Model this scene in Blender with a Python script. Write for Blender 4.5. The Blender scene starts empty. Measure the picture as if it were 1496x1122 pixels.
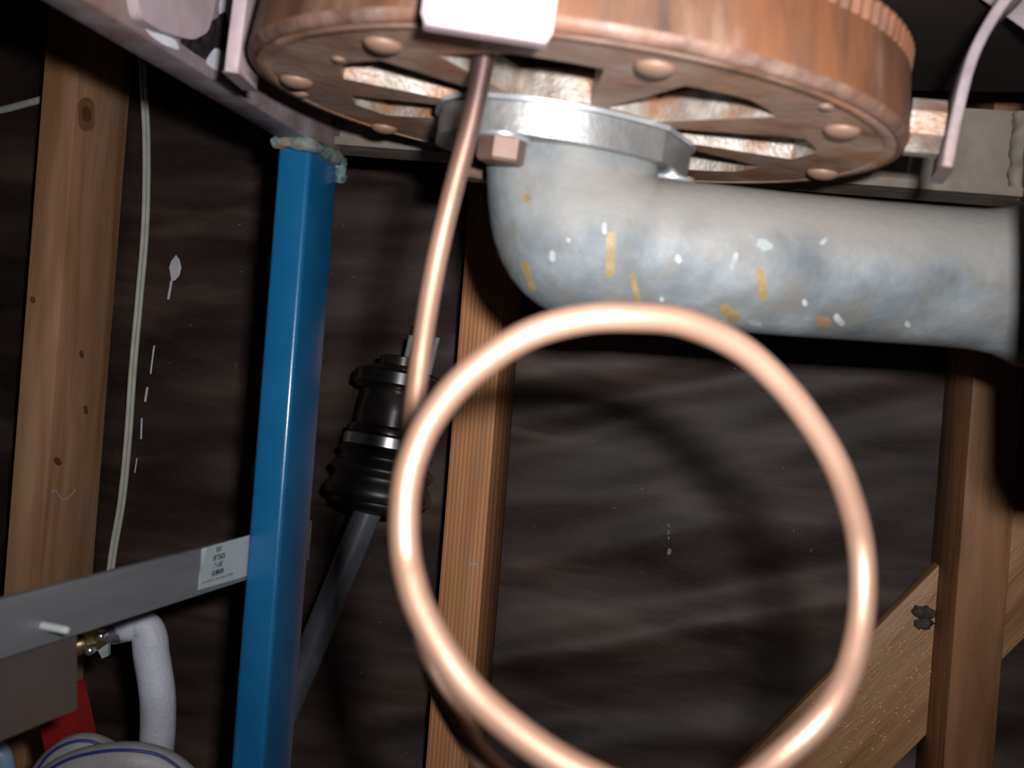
import bpy, bmesh, math, random
from mathutils import Vector, Matrix, noise
from mathutils.bvhtree import BVHTree
from mathutils.geometry import tessellate_polygon

SC = bpy.context.scene
COL = SC.collection
V = Vector

# ------------------------------------------------------------------ camera
F = 1500.0
RA = math.atan(0.077)
CA, SA = math.cos(RA), math.sin(RA)
cam_d = bpy.data.cameras.new('camera')
cam = bpy.data.objects.new('camera', cam_d)
COL.objects.link(cam)
cam_d.sensor_width = 36.0
cam_d.lens = 36.0 * F / 1496.0
cam_d.clip_start = 0.01
cam_d.dof.use_dof = True
cam_d.dof.focus_distance = 0.88
cam_d.dof.aperture_fstop = 12.0
cam.matrix_world = Matrix(((CA, -SA, 0, 0), (0, 0, -1, 0), (SA, CA, 0, 0), (0, 0, 0, 1)))
SC.camera = cam

# ------------------------------------------------------------------ world, flash, exposure
w = bpy.data.worlds.new('world')
SC.world = w
w.use_nodes = True
w.node_tree.nodes['Background'].inputs[0].default_value = (0.9, 0.85, 1.0, 1)
w.node_tree.nodes['Background'].inputs[1].default_value = 0.004
fl = bpy.data.lights.new('camera_flash', 'AREA')
fl.shape = 'RECTANGLE'
fl.size, fl.size_y = 0.022, 0.012
fl.energy = 1.75
fl.spread = math.radians(110)
fl.color = (1.0, 0.97, 0.97)
flo = bpy.data.objects.new('camera_flash', fl)
COL.objects.link(flo)
flo.location = V((CA, 0, SA)) * 0.0337 + V((-SA, 0, CA)) * 0.028
flo.rotation_euler = (math.radians(96), 0, math.radians(-3))
vs = SC.view_settings
vs.view_transform = 'Standard'
vs.look = 'None'
vs.gamma = 1
vs.use_curve_mapping = False
vs.exposure = 0.0

# ------------------------------------------------------------------ helpers
def ray(px, py):
    dx, dy = px - 748.0, py - 561.0
    return V(((dx * CA + dy * SA) / F, 1.0, (dx * SA - dy * CA) / F))

def P(px, py, z):
    return ray(px, py) * z

def PP(px, py, p0, n):
    r = ray(px, py)
    return r * (p0.dot(n) / r.dot(n))

WORLD = {}      # object name -> (world verts, faces)

def base_of(parent):
    o, b = parent, V((0, 0, 0))
    while o is not None:
        b = b + o.location
        o = o.parent
    return b

def mk(name, verts, faces, mat, parent=None, smooth=None, mats=None, fmat=None, base=None):
    """one mesh object; verts in world coordinates"""
    if parent is not None:
        b = base_of(parent)
    else:
        b = V(base) if base is not None else V((0, 0, 0))
    me = bpy.data.meshes.new(name)
    me.from_pydata([tuple(V(v) - b) for v in verts], [], [tuple(f) for f in faces])
    for m in (mats or [mat]):
        me.materials.append(m)
    if fmat:
        for p, k in zip(me.polygons, fmat):
            p.material_index = k
    bm = bmesh.new(); bm.from_mesh(me)
    bmesh.ops.recalc_face_normals(bm, faces=bm.faces)
    bm.to_mesh(me); bm.free()
    if smooth is not None:
        me.shade_smooth()
        if smooth < 180:
            me.set_sharp_from_angle(angle=math.radians(smooth))
    me.update()
    o = bpy.data.objects.new(name, me)
    COL.objects.link(o)
    if parent is not None:
        o.parent = parent
    else:
        o.location = b
    WORLD[o.name] = ([V(v) for v in verts], [tuple(f) for f in faces])
    return o

def thing(name, loc, label, cat, group=None):
    o = bpy.data.objects.new(name, None)
    COL.objects.link(o)
    o.location = loc
    o.empty_display_size = 0.02
    return tag(o, label, cat, group)

def tag(o, label=None, cat=None, group=None, kind=None):
    if label: o['label'] = label
    if cat: o['category'] = cat
    if group: o['group'] = group
    if kind: o['kind'] = kind
    return o

def boxv(o, ex, ey, ez, x, y, z, bevel=0.0, seg=2):
    """bevelled box in frame (o; ex,ey,ez), returns verts, faces (world)"""
    bm = bmesh.new()
    bmesh.ops.create_cube(bm, size=1.0)
    for v in bm.verts:
        v.co = V((x[0] + (v.co.x + .5) * (x[1] - x[0]), y[0] + (v.co.y + .5) * (y[1] - y[0]), z[0] + (v.co.z + .5) * (z[1] - z[0])))
    if bevel > 0:
        bmesh.ops.bevel(bm, geom=bm.edges[:], offset=bevel, segments=seg, affect='EDGES', profile=0.5)
    vv = [o + ex * v.co.x + ey * v.co.y + ez * v.co.z for v in bm.verts]
    bm.verts.index_update()
    ff = [[v.index for v in f.verts] for f in bm.faces]
    bm.free()
    return vv, ff

def join(parts):
    V2, F2 = [], []
    for v, f in parts:
        k = len(V2)
        V2 += v
        F2 += [[i + k for i in q] for q in f]
    return V2, F2

def spline(pts, n=8):
    """Catmull-Rom through points"""
    out = []
    pts = [V(p) for p in pts]
    for i in range(len(pts) - 1):
        p0 = pts[max(i - 1, 0)]; p1 = pts[i]; p2 = pts[i + 1]; p3 = pts[min(i + 2, len(pts) - 1)]
        for k in range(n):
            t = k / n
            out.append(0.5 * ((2 * p1) + (p2 - p0) * t + (2 * p0 - 5 * p1 + 4 * p2 - p3) * t * t + (3 * p1 - p0 - 3 * p2 + p3) * t ** 3))
    out.append(pts[-1])
    return out

def tubev(pts, r, seg=16, cap=True, rfun=None, hollow=False):
    vs_, fs_ = [], []
    n = len(pts)
    tang = []
    for i in range(n):
        a = pts[max(i - 1, 0)]; b = pts[min(i + 1, n - 1)]
        tang.append((b - a).normalized())
    up = V((0, 0, 1)) if abs(tang[0].z) < 0.9 else V((1, 0, 0))
    u = (up - tang[0] * up.dot(tang[0])).normalized()
    for i in range(n):
        t = tang[i]
        u = (u - t * u.dot(t)).normalized()
        v = t.cross(u)
        for k in range(seg):
            a = 2 * math.pi * k / seg
            rr = r if rfun is None else rfun(i, k)
            vs_.append(pts[i] + (u * math.cos(a) + v * math.sin(a)) * rr)
    for i in range(n - 1):
        for k in range(seg):
            k2 = (k + 1) % seg
            fs_.append((i * seg + k, i * seg + k2, (i + 1) * seg + k2, (i + 1) * seg + k))
    if cap:
        fs_.append(tuple(range(seg)))
        fs_.append(tuple(range((n - 1) * seg, n * seg)))
    return vs_, fs_

def lathev(o, ex, ey, ez, prof, seg=48, close=False):
    """profile [(r, z)] about ez"""
    vs_, fs_ = [], []
    for (r, z) in prof:
        for k in range(seg):
            a = 2 * math.pi * k / seg
            vs_.append(o + ex * (r * math.cos(a)) + ey * (r * math.sin(a)) + ez * z)
    n = len(prof)
    for i in range(n - 1):
        for k in range(seg):
            k2 = (k + 1) % seg
            fs_.append((i * seg + k, i * seg + k2, (i + 1) * seg + k2, (i + 1) * seg + k))
    if close:
        for k in range(seg):
            k2 = (k + 1) % seg
            fs_.append(((n - 1) * seg + k, (n - 1) * seg + k2, k2, k))
    else:
        fs_.append(tuple(range(seg)))
        fs_.append(tuple(range((n - 1) * seg, n * seg)))
    return vs_, fs_

def frame(ez):
    ez = V(ez).normalized()
    up = V((0, 0, 1)) if abs(ez.z) < 0.9 else V((1, 0, 0))
    ex = up.cross(ez).normalized()
    return ex, ez.cross(ex), ez

def prismv(poly, off):
    n = len(poly)
    vs_ = [V(p) for p in poly] + [V(p) + off for p in poly]
    tri = tessellate_polygon([[V(p) for p in poly]])
    fs_ = [tuple(t) for t in tri] + [tuple(i + n for i in t) for t in tri]
    for i in range(n):
        j = (i + 1) % n
        fs_.append((i, j, j + n, i + n))
    return vs_, fs_

def roundpoly(pts, r=0.2, n=4):
    """round the corners of a 2-D polygon; r is the share of each edge"""
    out = []
    m = len(pts)
    for i in range(m):
        p0, p1, p2 = V(pts[i - 1]), V(pts[i]), V(pts[(i + 1) % m])
        a = p1 + (p0 - p1) * r
        b = p1 + (p2 - p1) * r
        for k in range(n + 1):
            t = k / n
            out.append(a * (1 - t) ** 2 + p1 * 2 * t * (1 - t) + b * t * t)
    return out

def capsule(x0, y0, x1, y1, wd, n=6, jit=0.0, seed=0):
    rnd = random.Random(seed)
    d = V((x1 - x0, y1 - y0)); L = d.length or 1
    a0 = math.atan2(d.y, d.x)
    m = int(L / 4)
    out = []
    rad = lambda: wd / 2 * (1 + jit * (rnd.random() - .5))
    for (A_, B_, s) in (((x0, y0), (x1, y1), math.pi / 2), ((x1, y1), (x0, y0), -math.pi / 2)):
        for k in range(n + 1):
            a = a0 + s + math.pi * k / n
            rr = rad()
            out.append((A_[0] + rr * math.cos(a), A_[1] + rr * math.sin(a)))
        for k in range(1, m):
            t = k / m
            a = a0 + s + math.pi
            rr = rad()
            out.append((A_[0] + (B_[0] - A_[0]) * t + rr * math.cos(a), A_[1] + (B_[1] - A_[1]) * t + rr * math.sin(a)))
    return out

_bvh = {}
def bvh(names):
    key = tuple(names)
    if key not in _bvh:
        v, f = join([WORLD[n] for n in names])
        _bvh[key] = BVHTree.FromPolygons(v, f)
    return _bvh[key]

def markv(poly, targets, off=0.0004, sub=2):
    """a thin patch of paint lying on a surface: outline plus its rings laid onto the target"""
    t = bvh(targets)
    c = V((sum(p[0] for p in poly) / len(poly), sum(p[1] for p in poly) / len(poly)))
    n = len(poly)
    vs_, fs_ = [], []
    def hit(p):
        r = ray(p[0], p[1]).normalized()
        loc, nor, _, _ = t.ray_cast(V((0, 0, 0)), r)
        if loc is None:
            return None
        if nor.dot(r) > 0: nor = -nor
        return loc + nor * off
    for s in range(sub):
        k = 1 - s / sub
        for p in poly:
            h = hit(c + (V(p) - c) * k)
            if h is None: return [], []
            vs_.append(h)
    vs_.append(hit(c))
    for s in range(sub - 1):
        for i in range(n):
            j = (i + 1) % n
            fs_.append((s * n + i, s * n + j, (s + 1) * n + j, (s + 1) * n + i))
    s = sub - 1
    for i in range(n):
        fs_.append((s * n + i, s * n + (i + 1) % n, n * sub))
    return vs_, fs_

def mark(name, polys, targets, mat, parent, off=0.0004, sub=2):
    parts = [markv(p, targets, off, sub) for p in polys]
    parts = [p for p in parts if p[0]]
    if not parts: return None
    v, f = join(parts)
    return mk(name, v, f, mat, parent)

# ------------------------------------------------------------------ materials
def mat(name, cols, scale=20, stretch=(1, 1, 1), metallic=0.0, rough=0.5, rough_var=0.0, spec=0.5, bump=0.0, bump_scale=None, detail=6,
        cols2=None, scale2=80, mix2=0.5, coat=0.0, lo=0.35, hi=0.65, sheen=0.0, wave=None, distort=0.0, lo2=.45, hi2=.65, rot=None):
    m = bpy.data.materials.new(name)
    m.use_nodes = True
    nt = m.node_tree
    N, L = nt.nodes, nt.links
    b = N['Principled BSDF']
    tc = N.new('ShaderNodeTexCoord')
    mp = N.new('ShaderNodeMapping')
    mp.inputs['Scale'].default_value = stretch
    if rot is not None:
        mp.vector_type = 'TEXTURE'
        mp.inputs['Rotation'].default_value = rot
        mp.inputs['Scale'].default_value = tuple(1 / q for q in stretch)
    L.new(tc.outputs['Object'], mp.inputs['Vector'])
    nz = N.new('ShaderNodeTexNoise')
    nz.inputs['Scale'].default_value = scale
    nz.inputs['Detail'].default_value = detail
    nz.inputs['Distortion'].default_value = distort
    L.new(mp.outputs[0], nz.inputs['Vector'])
    cr = N.new('ShaderNodeValToRGB')
    e = cr.color_ramp.elements
    k = len(cols)
    e[0].position, e[1].position = lo, hi
    e[0].color = (*cols[0], 1); e[1].color = (*cols[-1], 1)
    for i in range(1, k - 1):
        q = e.new(lo + (hi - lo) * i / (k - 1)); q.color = (*cols[i], 1)
    L.new(nz.outputs['Fac'], cr.inputs['Fac'])
    out = cr.outputs['Color']
    if wave:
        wv = N.new('ShaderNodeTexWave')
        wv.bands_direction = wave.get('dir', 'X')
        wv.inputs['Scale'].default_value = wave['scale']
        wv.inputs['Distortion'].default_value = wave.get('dist', 1.0)
        wv.inputs['Detail'].default_value = 3
        wv.inputs['Detail Scale'].default_value = wave.get('dscale', 1.0)
        mw = N.new('ShaderNodeMapping')
        mw.inputs['Scale'].default_value = wave.get('stretch', (1, 1, 1))
        L.new(tc.outputs['Object'], mw.inputs['Vector'])
        L.new(mw.outputs[0], wv.inputs['Vector'])
        mx = N.new('ShaderNodeMix'); mx.data_type = 'RGBA'; mx.blend_type = 'MULTIPLY'
        mx.inputs['Factor'].default_value = wave['fac']
        L.new(out, mx.inputs[6]); L.new(wv.outputs['Color'], mx.inputs[7])
        out = mx.outputs[2]
    if cols2:
        n2 = N.new('ShaderNodeTexNoise')
        n2.inputs['Scale'].default_value = scale2
        n2.inputs['Detail'].default_value = 8
        L.new(mp.outputs[0], n2.inputs['Vector'])
        r2 = N.new('ShaderNodeValToRGB')
        r2.color_ramp.elements[0].position = lo2
        r2.color_ramp.elements[1].position = hi2
        L.new(n2.outputs['Fac'], r2.inputs['Fac'])
        mu = N.new('ShaderNodeMath'); mu.operation = 'MULTIPLY'
        mu.inputs[1].default_value = mix2
        L.new(r2.outputs['Color'], mu.inputs[0])
        mx = N.new('ShaderNodeMix'); mx.data_type = 'RGBA'
        L.new(mu.outputs[0], mx.inputs['Factor'])
        L.new(out, mx.inputs[6])
        mx.inputs[7].default_value = (*cols2, 1)
        out = mx.outputs[2]
    L.new(out, b.inputs['Base Color'])
    b.inputs['Metallic'].default_value = metallic
    b.inputs['Roughness'].default_value = rough
    b.inputs['Specular IOR Level'].default_value = spec
    b.inputs['Coat Weight'].default_value = coat
    b.inputs['Coat Roughness'].default_value = 0.15
    if rough_var:
        mr = N.new('ShaderNodeMapRange')
        mr.inputs['To Min'].default_value = max(rough - rough_var, .05)
        mr.inputs['To Max'].default_value = min(rough + rough_var, 1)
        L.new(nz.outputs['Fac'], mr.inputs['Value'])
        L.new(mr.outputs[0], b.inputs['Roughness'])
    if bump:
        bp = N.new('ShaderNodeBump')
        bp.inputs['Strength'].default_value = bump
        bp.inputs['Distance'].default_value = 0.001
        n3 = N.new('ShaderNodeTexNoise')
        n3.inputs['Scale'].default_value = bump_scale or scale * 4
        n3.inputs['Detail'].default_value = 5
        L.new(mp.outputs[0], n3.inputs['Vector'])
        L.new(n3.outputs['Fac'], bp.inputs['Height'])
        L.new(bp.outputs[0], b.inputs['Normal'])
    return m

def sr(r, g, b):
    f = lambda c: (c / 255 / 12.92) if c / 255 <= .04045 else ((c / 255 + .055) / 1.055) ** 2.4
    return (f(r), f(g), f(b))

M = {}
M['paper'] = mat('black_building_paper', [(.018, .010, .008), (.042, .026, .022), (.094, .064, .050)], scale=3.2, stretch=(1.6, 1.6, 7), rough=.58, spec=.38, bump=.2, bump_scale=120, detail=3, lo=.38, hi=.68, distort=.5, cols2=(.05, .037, .034), scale2=60, mix2=.35, lo2=.5, hi2=.75)  # pale horizontal bands paint the wrinkle sheen into the paper colour
M['wood_l'] = mat('brown_stud_wood', [(.46, .235, .12), (.60, .33, .18), (.72, .43, .25)], scale=7, stretch=(5, 5, .5), rough=.6, spec=.25, bump=.3, bump_scale=60, distort=.8, cols2=(.34, .16, .08), scale2=5, mix2=.5)
M['wood_m'] = mat('orange_stud_wood', [(.58, .25, .10), (.72, .35, .16)], scale=10, stretch=(6, 6, .5), rough=.65, spec=.2, bump=.3, bump_scale=60,
                  wave=dict(scale=88, dist=.5, fac=.34, dir='X', dscale=.5, stretch=(1, 0, .05)), cols2=(.28, .17, .10), scale2=8, mix2=.4)
M['wood_r'] = mat('dark_stud_wood', [(.19, .085, .04), (.31, .15, .07), (.38, .20, .10)], scale=8, stretch=(6, 6, .6), rough=.55, spec=.3, bump=.3, bump_scale=60, distort=.8, cols2=(.11, .05, .025), scale2=5, mix2=.6)
M['floor'] = mat('concrete_floor', [(.10, .095, .09), (.16, .15, .14)], scale=6, rough=.85)
M['blue'] = mat('blue_gloss_paint', [(.006, .098, .235), (.008, .115, .27)], scale=30, rough=.28, spec=.5, bump=.08, bump_scale=300, coat=.3)
M['weld'] = mat('overpainted_weld', [(.05, .11, .12), (.14, .19, .18), (.22, .18, .14)], scale=120, rough=.6, bump=.9, bump_scale=300)
M['lav'] = mat('flaking_lavender_paint', [(.20, .165, .18), (.29, .235, .25), (.36, .32, .35)], scale=35, rough=.5, bump=.3, bump_scale=200, cols2=(.22, .12, .09), scale2=28, mix2=.8, lo2=.48, hi2=.66)
M['rail_in'] = mat('dusty_grey_paint', [(.135, .115, .095), (.19, .165, .14)], scale=40, rough=.7, bump=.4, bump_scale=150, cols2=(.11, .07, .045), scale2=30, mix2=.5)
M['white_paint'] = mat('white_paint', [(.62, .64, .72), (.78, .78, .84)], scale=60, rough=.45)
M['black_paint'] = mat('black_bare_patch', [(.008, .008, .012), (.02, .018, .018)], scale=60, rough=.5, bump=.5, cols2=(.1, .07, .05), scale2=200, mix2=.4)
M['pink'] = mat('pinkish_white_paint', [(.40, .31, .33), (.55, .46, .50)], scale=30, rough=.45, bump=.15, cols2=(.28, .15, .12), scale2=30, mix2=.6, lo2=.5, hi2=.68)
M['tab'] = mat('pale_pink_paint', [(.50, .39, .41), (.60, .50, .53)], scale=40, rough=.45, cols2=(.42, .28, .27), scale2=50, mix2=.3)
M['dark'] = mat('dark_board', [(.012, .009, .009), (.028, .02, .017)], scale=12, rough=.8, spec=.2)
M['rust'] = mat('rusty_underside', [(.17, .09, .06), (.33, .19, .125), (.40, .26, .19), (.48, .35, .28)], scale=38, rough=.58, rough_var=.1, spec=.5, bump=.5, bump_scale=200, metallic=.1, cols2=(.46, .17, .06), scale2=24, mix2=.6, lo=.3, hi=.7, lo2=.52, hi2=.66)
M['rust_side'] = mat('rusty_rim', [(.045, .026, .02), (.11, .055, .034), (.15, .072, .04), (.22, .13, .095)], scale=60, stretch=(1, 1, .35), rough=.6, bump=.5, bump_scale=220, metallic=.1, cols2=(.22, .08, .03), scale2=22, mix2=.75, lo=.32, hi=.68, lo2=.47, hi2=.62)
M['rust_edge'] = mat('rim_edge_highlight', [(.13, .07, .05), (.27, .18, .145)], scale=90, rough=.58, bump=.5, bump_scale=300, metallic=.1, cols2=(.22, .09, .045), scale2=40, mix2=.75)  # paler chamfer band, the edge highlight is put into its colour
M['cast'] = mat('bare_cast_steel', [(.20, .16, .13), (.34, .30, .26), (.50, .47, .43)], scale=70, rough=.5, bump=.8, bump_scale=500, metallic=.4, cols2=(.34, .14, .05), scale2=40, mix2=.8, lo2=.50, hi2=.64)
M['rivet'] = mat('worn_rivet', [(.20, .115, .075), (.31, .20, .145)], scale=90, rough=.55, metallic=.15)
M['bright'] = mat('bright_machined_steel', [(.30, .31, .31), (.44, .44, .435)], scale=50, rough=.44, metallic=.8, bump=.25, bump_scale=300)
M['alum'] = mat('stained_cast_aluminium', [(.10, .118, .128), (.16, .183, .197), (.235, .258, .272)], scale=34, rough=.6, metallic=.1, bump=.35, bump_scale=260, cols2=(.15, .14, .12), scale2=60, mix2=.7, lo2=.48, hi2=.66)
M['bolt'] = mat('brown_plated_bolt', [(.14, .085, .065), (.21, .135, .105)], scale=80, rough=.5, metallic=.4)
M['zinc'] = mat('zinc_washer', [(.5, .54, .58), (.62, .66, .70)], scale=60, rough=.35, metallic=.7)
M['ochre'] = mat('ochre_drip', [(.20, .15, .07), (.29, .21, .095)], scale=160, rough=.55)
M['white_spot'] = mat('pale_spot', [(.25, .28, .29), (.38, .41, .42)], scale=90, rough=.5)
M['brown_spot'] = mat('brown_spot', [(.20, .12, .07), (.25, .15, .09)], scale=90, rough=.6)
M['copper'] = mat('copper_tube', [(.45, .265, .185), (.54, .335, .245)], scale=18, rough=.46, rough_var=.04, metallic=.65, spec=.5, cols2=(.36, .20, .13), scale2=30, mix2=.45)
M['bar'] = mat('mill_aluminium', [(.27, .285, .31), (.35, .365, .39)], scale=30, stretch=(.3, .3, 3), rough=.45, metallic=.5, bump=.06, bump_scale=200)
M['label'] = mat('label_paper', [(.44, .51, .52), (.48, .55, .56)], scale=20, rough=.5)
M['ink'] = mat('label_ink', [(.015, .015, .05), (.02, .02, .06)], scale=20, rough=.6)
M['plate'] = mat('brown_steel_plate', [(.11, .095, .09), (.16, .13, .12), (.19, .13, .10)], scale=14, rough=.5, metallic=.4, bump=.15)
M['hose'] = mat('white_vinyl_hose', [(.52, .54, .64), (.60, .62, .72)], scale=60, rough=.5, bump=.5, bump_scale=500)
M['hose2'] = mat('grey_white_hose', [(.30, .285, .29), (.38, .365, .38)], scale=60, rough=.5, bump=.4, bump_scale=500)
M['stripe'] = mat('blue_stripe', [(.02, .03, .16), (.03, .04, .2)], scale=60, rough=.5)
M['red'] = mat('red_plastic', [(.24, .012, .015), (.30, .016, .02)], scale=30, rough=.3)
M['brass'] = mat('old_brass', [(.30, .22, .10), (.42, .32, .16)], scale=60, rough=.35, metallic=.8)
M['steel'] = mat('bright_screw_steel', [(.6, .6, .6), (.7, .7, .7)], scale=60, rough=.25, metallic=.9)
M['black_rub'] = mat('black_rubber', [(.010, .009, .010), (.018, .016, .017)], scale=40, rough=.42, spec=.5)
M['black_met'] = mat('black_gloss_steel', [(.012, .011, .012), (.02, .018, .018)], scale=40, rough=.25, spec=.6, cols2=(.05, .03, .02), scale2=60, mix2=.4)
M['shaft'] = mat('grey_painted_shaft', [(.09, .10, .12), (.13, .14, .165)], scale=40, rough=.4, spec=.5)
M['cord'] = mat('cream_cord', [(.52, .55, .47), (.62, .64, .56)], scale=60, rough=.45)
M['lblue'] = mat('pale_blue_plastic', [(.25, .36, .55), (.32, .42, .6)], scale=40, rough=.4)
M['grey_web'] = mat('grey_lint', [(.05, .04, .035), (.10, .08, .07)], scale=200, rough=.9, bump=1, bump_scale=600)
M['resin'] = mat('resin_beads', [(.45, .26, .10), (.60, .38, .18)], scale=200, rough=.18, spec=.7)
M['peg'] = mat('dull_white_plastic', [(.40, .44, .44), (.48, .52, .52)], scale=60, rough=.5)
M['speck'] = mat('pale_dust', [(.14, .13, .11), (.32, .30, .26)], scale=300, rough=.8)

def settle_dust(m, col):
    # settled dust lies on what faces up, broken up by noise
    nt = m.node_tree; N, L = nt.nodes, nt.links
    b = N['Principled BSDF']
    src = b.inputs['Base Color'].links[0].from_socket
    g = N.new('ShaderNodeNewGeometry'); sx = N.new('ShaderNodeSeparateXYZ')
    L.new(g.outputs['Normal'], sx.inputs[0])
    nz = N.new('ShaderNodeTexNoise'); nz.inputs['Scale'].default_value = 35; nz.inputs['Detail'].default_value = 6
    tc = N.new('ShaderNodeTexCoord'); L.new(tc.outputs['Object'], nz.inputs['Vector'])
    ad = N.new('ShaderNodeMath'); ad.operation = 'MULTIPLY_ADD'
    ad.inputs[1].default_value = .9
    L.new(nz.outputs['Fac'], ad.inputs[0]); L.new(sx.outputs['Z'], ad.inputs[2])
    mr = N.new('ShaderNodeMapRange')
    mr.inputs['From Min'].default_value = .30; mr.inputs['From Max'].default_value = .85; mr.inputs['To Max'].default_value = .9
    L.new(ad.outputs[0], mr.inputs['Value'])
    mx = N.new('ShaderNodeMix'); mx.data_type = 'RGBA'
    L.new(mr.outputs[0], mx.inputs['Factor']); L.new(src, mx.inputs[6]); mx.inputs[7].default_value = (*col, 1)
    L.new(mx.outputs[2], b.inputs['Base Color'])
settle_dust(M['alum'], (.245, .234, .215))

EX, EY, EZ = V((1, 0, 0)), V((0, 1, 0)), V((0, 0, 1))
FLOOR = -0.62

# ------------------------------------------------------------------ wall, studs, floor
pw = math.radians(9.5)
WE = V((math.cos(pw), -math.sin(pw), 0))      # along the wall, to the right
WD = V((math.sin(pw), math.cos(pw), 0))       # into the wall
W0 = P(724, 607, .877); W0.z = 0              # front right edge of the middle stud
DEP = .089

def wall_s(px, py, dep=0.0):
    return (PP(px, py, W0 + WD * dep, WD) - W0)

def ripple(s, v):
    sl = .16 + .10 * math.sin(1.7 * s + 1)
    u = v - sl * s
    h = .0016 * math.sin(u * 2 * math.pi / .083 + 1.3 * math.sin(s * 4.1 + u * 6) + .8 * math.sin(s * 9 + 2))
    h += .0010 * math.sin(u * 2 * math.pi / .051 + 1.9 * math.sin(s * 5.3 + 1 - u * 9))
    h += .0080 * noise.noise(V((s * 3.6, u * 14, 0)))
    h += .0024 * noise.noise(V((s * 8, u * 34, 4)))
    return h * 1.7
ns, nv = 230, 150
s0, s1, v0, v1 = -1.05, .95, FLOOR, .85
vv, ff = [], []
for j in range(nv + 1):
    for i in range(ns + 1):
        s = s0 + (s1 - s0) * i / ns; v = v0 + (v1 - v0) * j / nv
        vv.append(W0 + WE * s + WD * (DEP + .005 + ripple(s, v)) + EZ * v)
for j in range(nv):
    for i in range(ns):
        a = j * (ns + 1) + i
        ff.append((a, a + 1, a + ns + 2, a + ns + 1))
wall = mk('wall_back', vv, ff, M['paper'], smooth=180)
tag(wall, 'wrinkled black building paper covering the wall behind the studs', kind='structure')
v_, f_ = boxv(V((0, 0, FLOOR)), EX, EY, EZ, (-1.1, 1.1), (-.4, 1.35), (-.05, 0))
tag(mk('floor', v_, f_, M['floor']), 'grey concrete floor below the picture', kind='structure')

def stud(px, py, wdt, left, m, label, top=.80):
    q = wall_s(px, py)
    s = q.dot(WE)
    o = W0 + WE * s
    x = (-wdt, 0) if left else (0, wdt)
    base = o + EZ * FLOOR
    v_, f_ = boxv(o, WE, WD, EZ, x, (0, DEP), (FLOOR, top), bevel=.0022, seg=2)
    ob = mk('wall_stud', v_, f_, m, base=base, smooth=35)
    return tag(ob, label, 'wall stud', 'wooden wall studs')

st_l = stud(79, 570, .036, True, M['wood_l'], 'knotty brown wooden stud left of the hanging white cord')
st_m = stud(724, 607, .038, True, M['wood_m'], 'orange rough-sawn wooden stud behind the copper loop, right of the black axle')
st_r = stud(1391, 947, .038, False, M['wood_r'], 'dark brown wooden stud crossing in front of the diagonal brace')

# diagonal brace let in behind the right stud
bd = .060
def br(px, py): return PP(px, py, W0 + WD * bd, WD)
u0, u1 = br(1085, 1115), br(1365, 832)
l0 = br(1305, 1122)
ub = (u1 - u0).normalized()
nb = WD.cross(ub).normalized()
if nb.z > 0: nb = -nb
wb = (l0 - u0).dot(nb)
M['wood_b'] = mat('rough_brace_wood', [(.38, .20, .085), (.54, .31, .145)], scale=10, stretch=(.6, 5, 5), rough=.5, spec=.5, bump=.8, bump_scale=90, cols2=(.24, .105, .04), scale2=9, mix2=.8, rot=Matrix((ub, nb, WD)).transposed().to_euler())
bo = u0
kk = (FLOOR + .0 - bo.z) / ub.z
v_, f_ = boxv(bo, ub, nb, WD, (kk + .12, .62), (0, wb), (0, .019), bevel=.0015)
v_ = [V((p.x, p.y, max(p.z, FLOOR))) for p in v_]
brace = mk('diagonal_brace', v_, f_, M['wood_b'], base=bo, smooth=35)
brace.rotation_euler = (0, 0, 0)
tag(brace, 'tan rough-sawn diagonal brace board passing behind the dark right stud', 'brace')
# resin beads on the brace and the lump of lint at its edge
rnd = random.Random(5)
parts = []
tb = bvh([brace.name])
for i in range(330):
    a, b = rnd.random(), rnd.random() ** 1.5
    p = (1180 + (1375 - 1180) * a + 60 * b, 1035 - (1035 - 835) * a + 110 * b)
    h = tb.ray_cast(V((0, 0, 0)), ray(*p).normalized())
    if h[0] is None: continue
    r = rnd.uniform(.0006, .0015)
    o = h[0]
    q = -WD
    ring = [o + (WE * math.cos(k * 1.0472) + EZ * math.sin(k * 1.0472)) * r for k in range(6)]
    parts.append((ring + [o + q * r * .8], [(k, (k + 1) % 6, 6) for k in range(6)]))
v_, f_ = join(parts)
tag(mk('resin_beads', v_, f_, M['resin'], brace, smooth=180), 'tiny raised beads on the rough board face', kind='stuff')
ln = []
for i in range(9):
    c = br(1350 + rnd.uniform(-9, 12), 905 + rnd.uniform(-14, 12)) - WD * .003
    r = rnd.uniform(.003, .006)
    bm = bmesh.new(); bmesh.ops.create_icosphere(bm, subdivisions=2, radius=r)
    for q in bm.verts: q.co *= 1 + .5 * noise.noise(q.co * 300 + V((i, 0, 0)))
    bm.verts.index_update()
    ln.append(([c + q.co for q in bm.verts], [[k.index for k in f.verts] for f in bm.faces])); bm.free()
v_, f_ = join(ln)
mk('lint_lump', v_, f_, M['grey_web'], brace, smooth=180)

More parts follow.
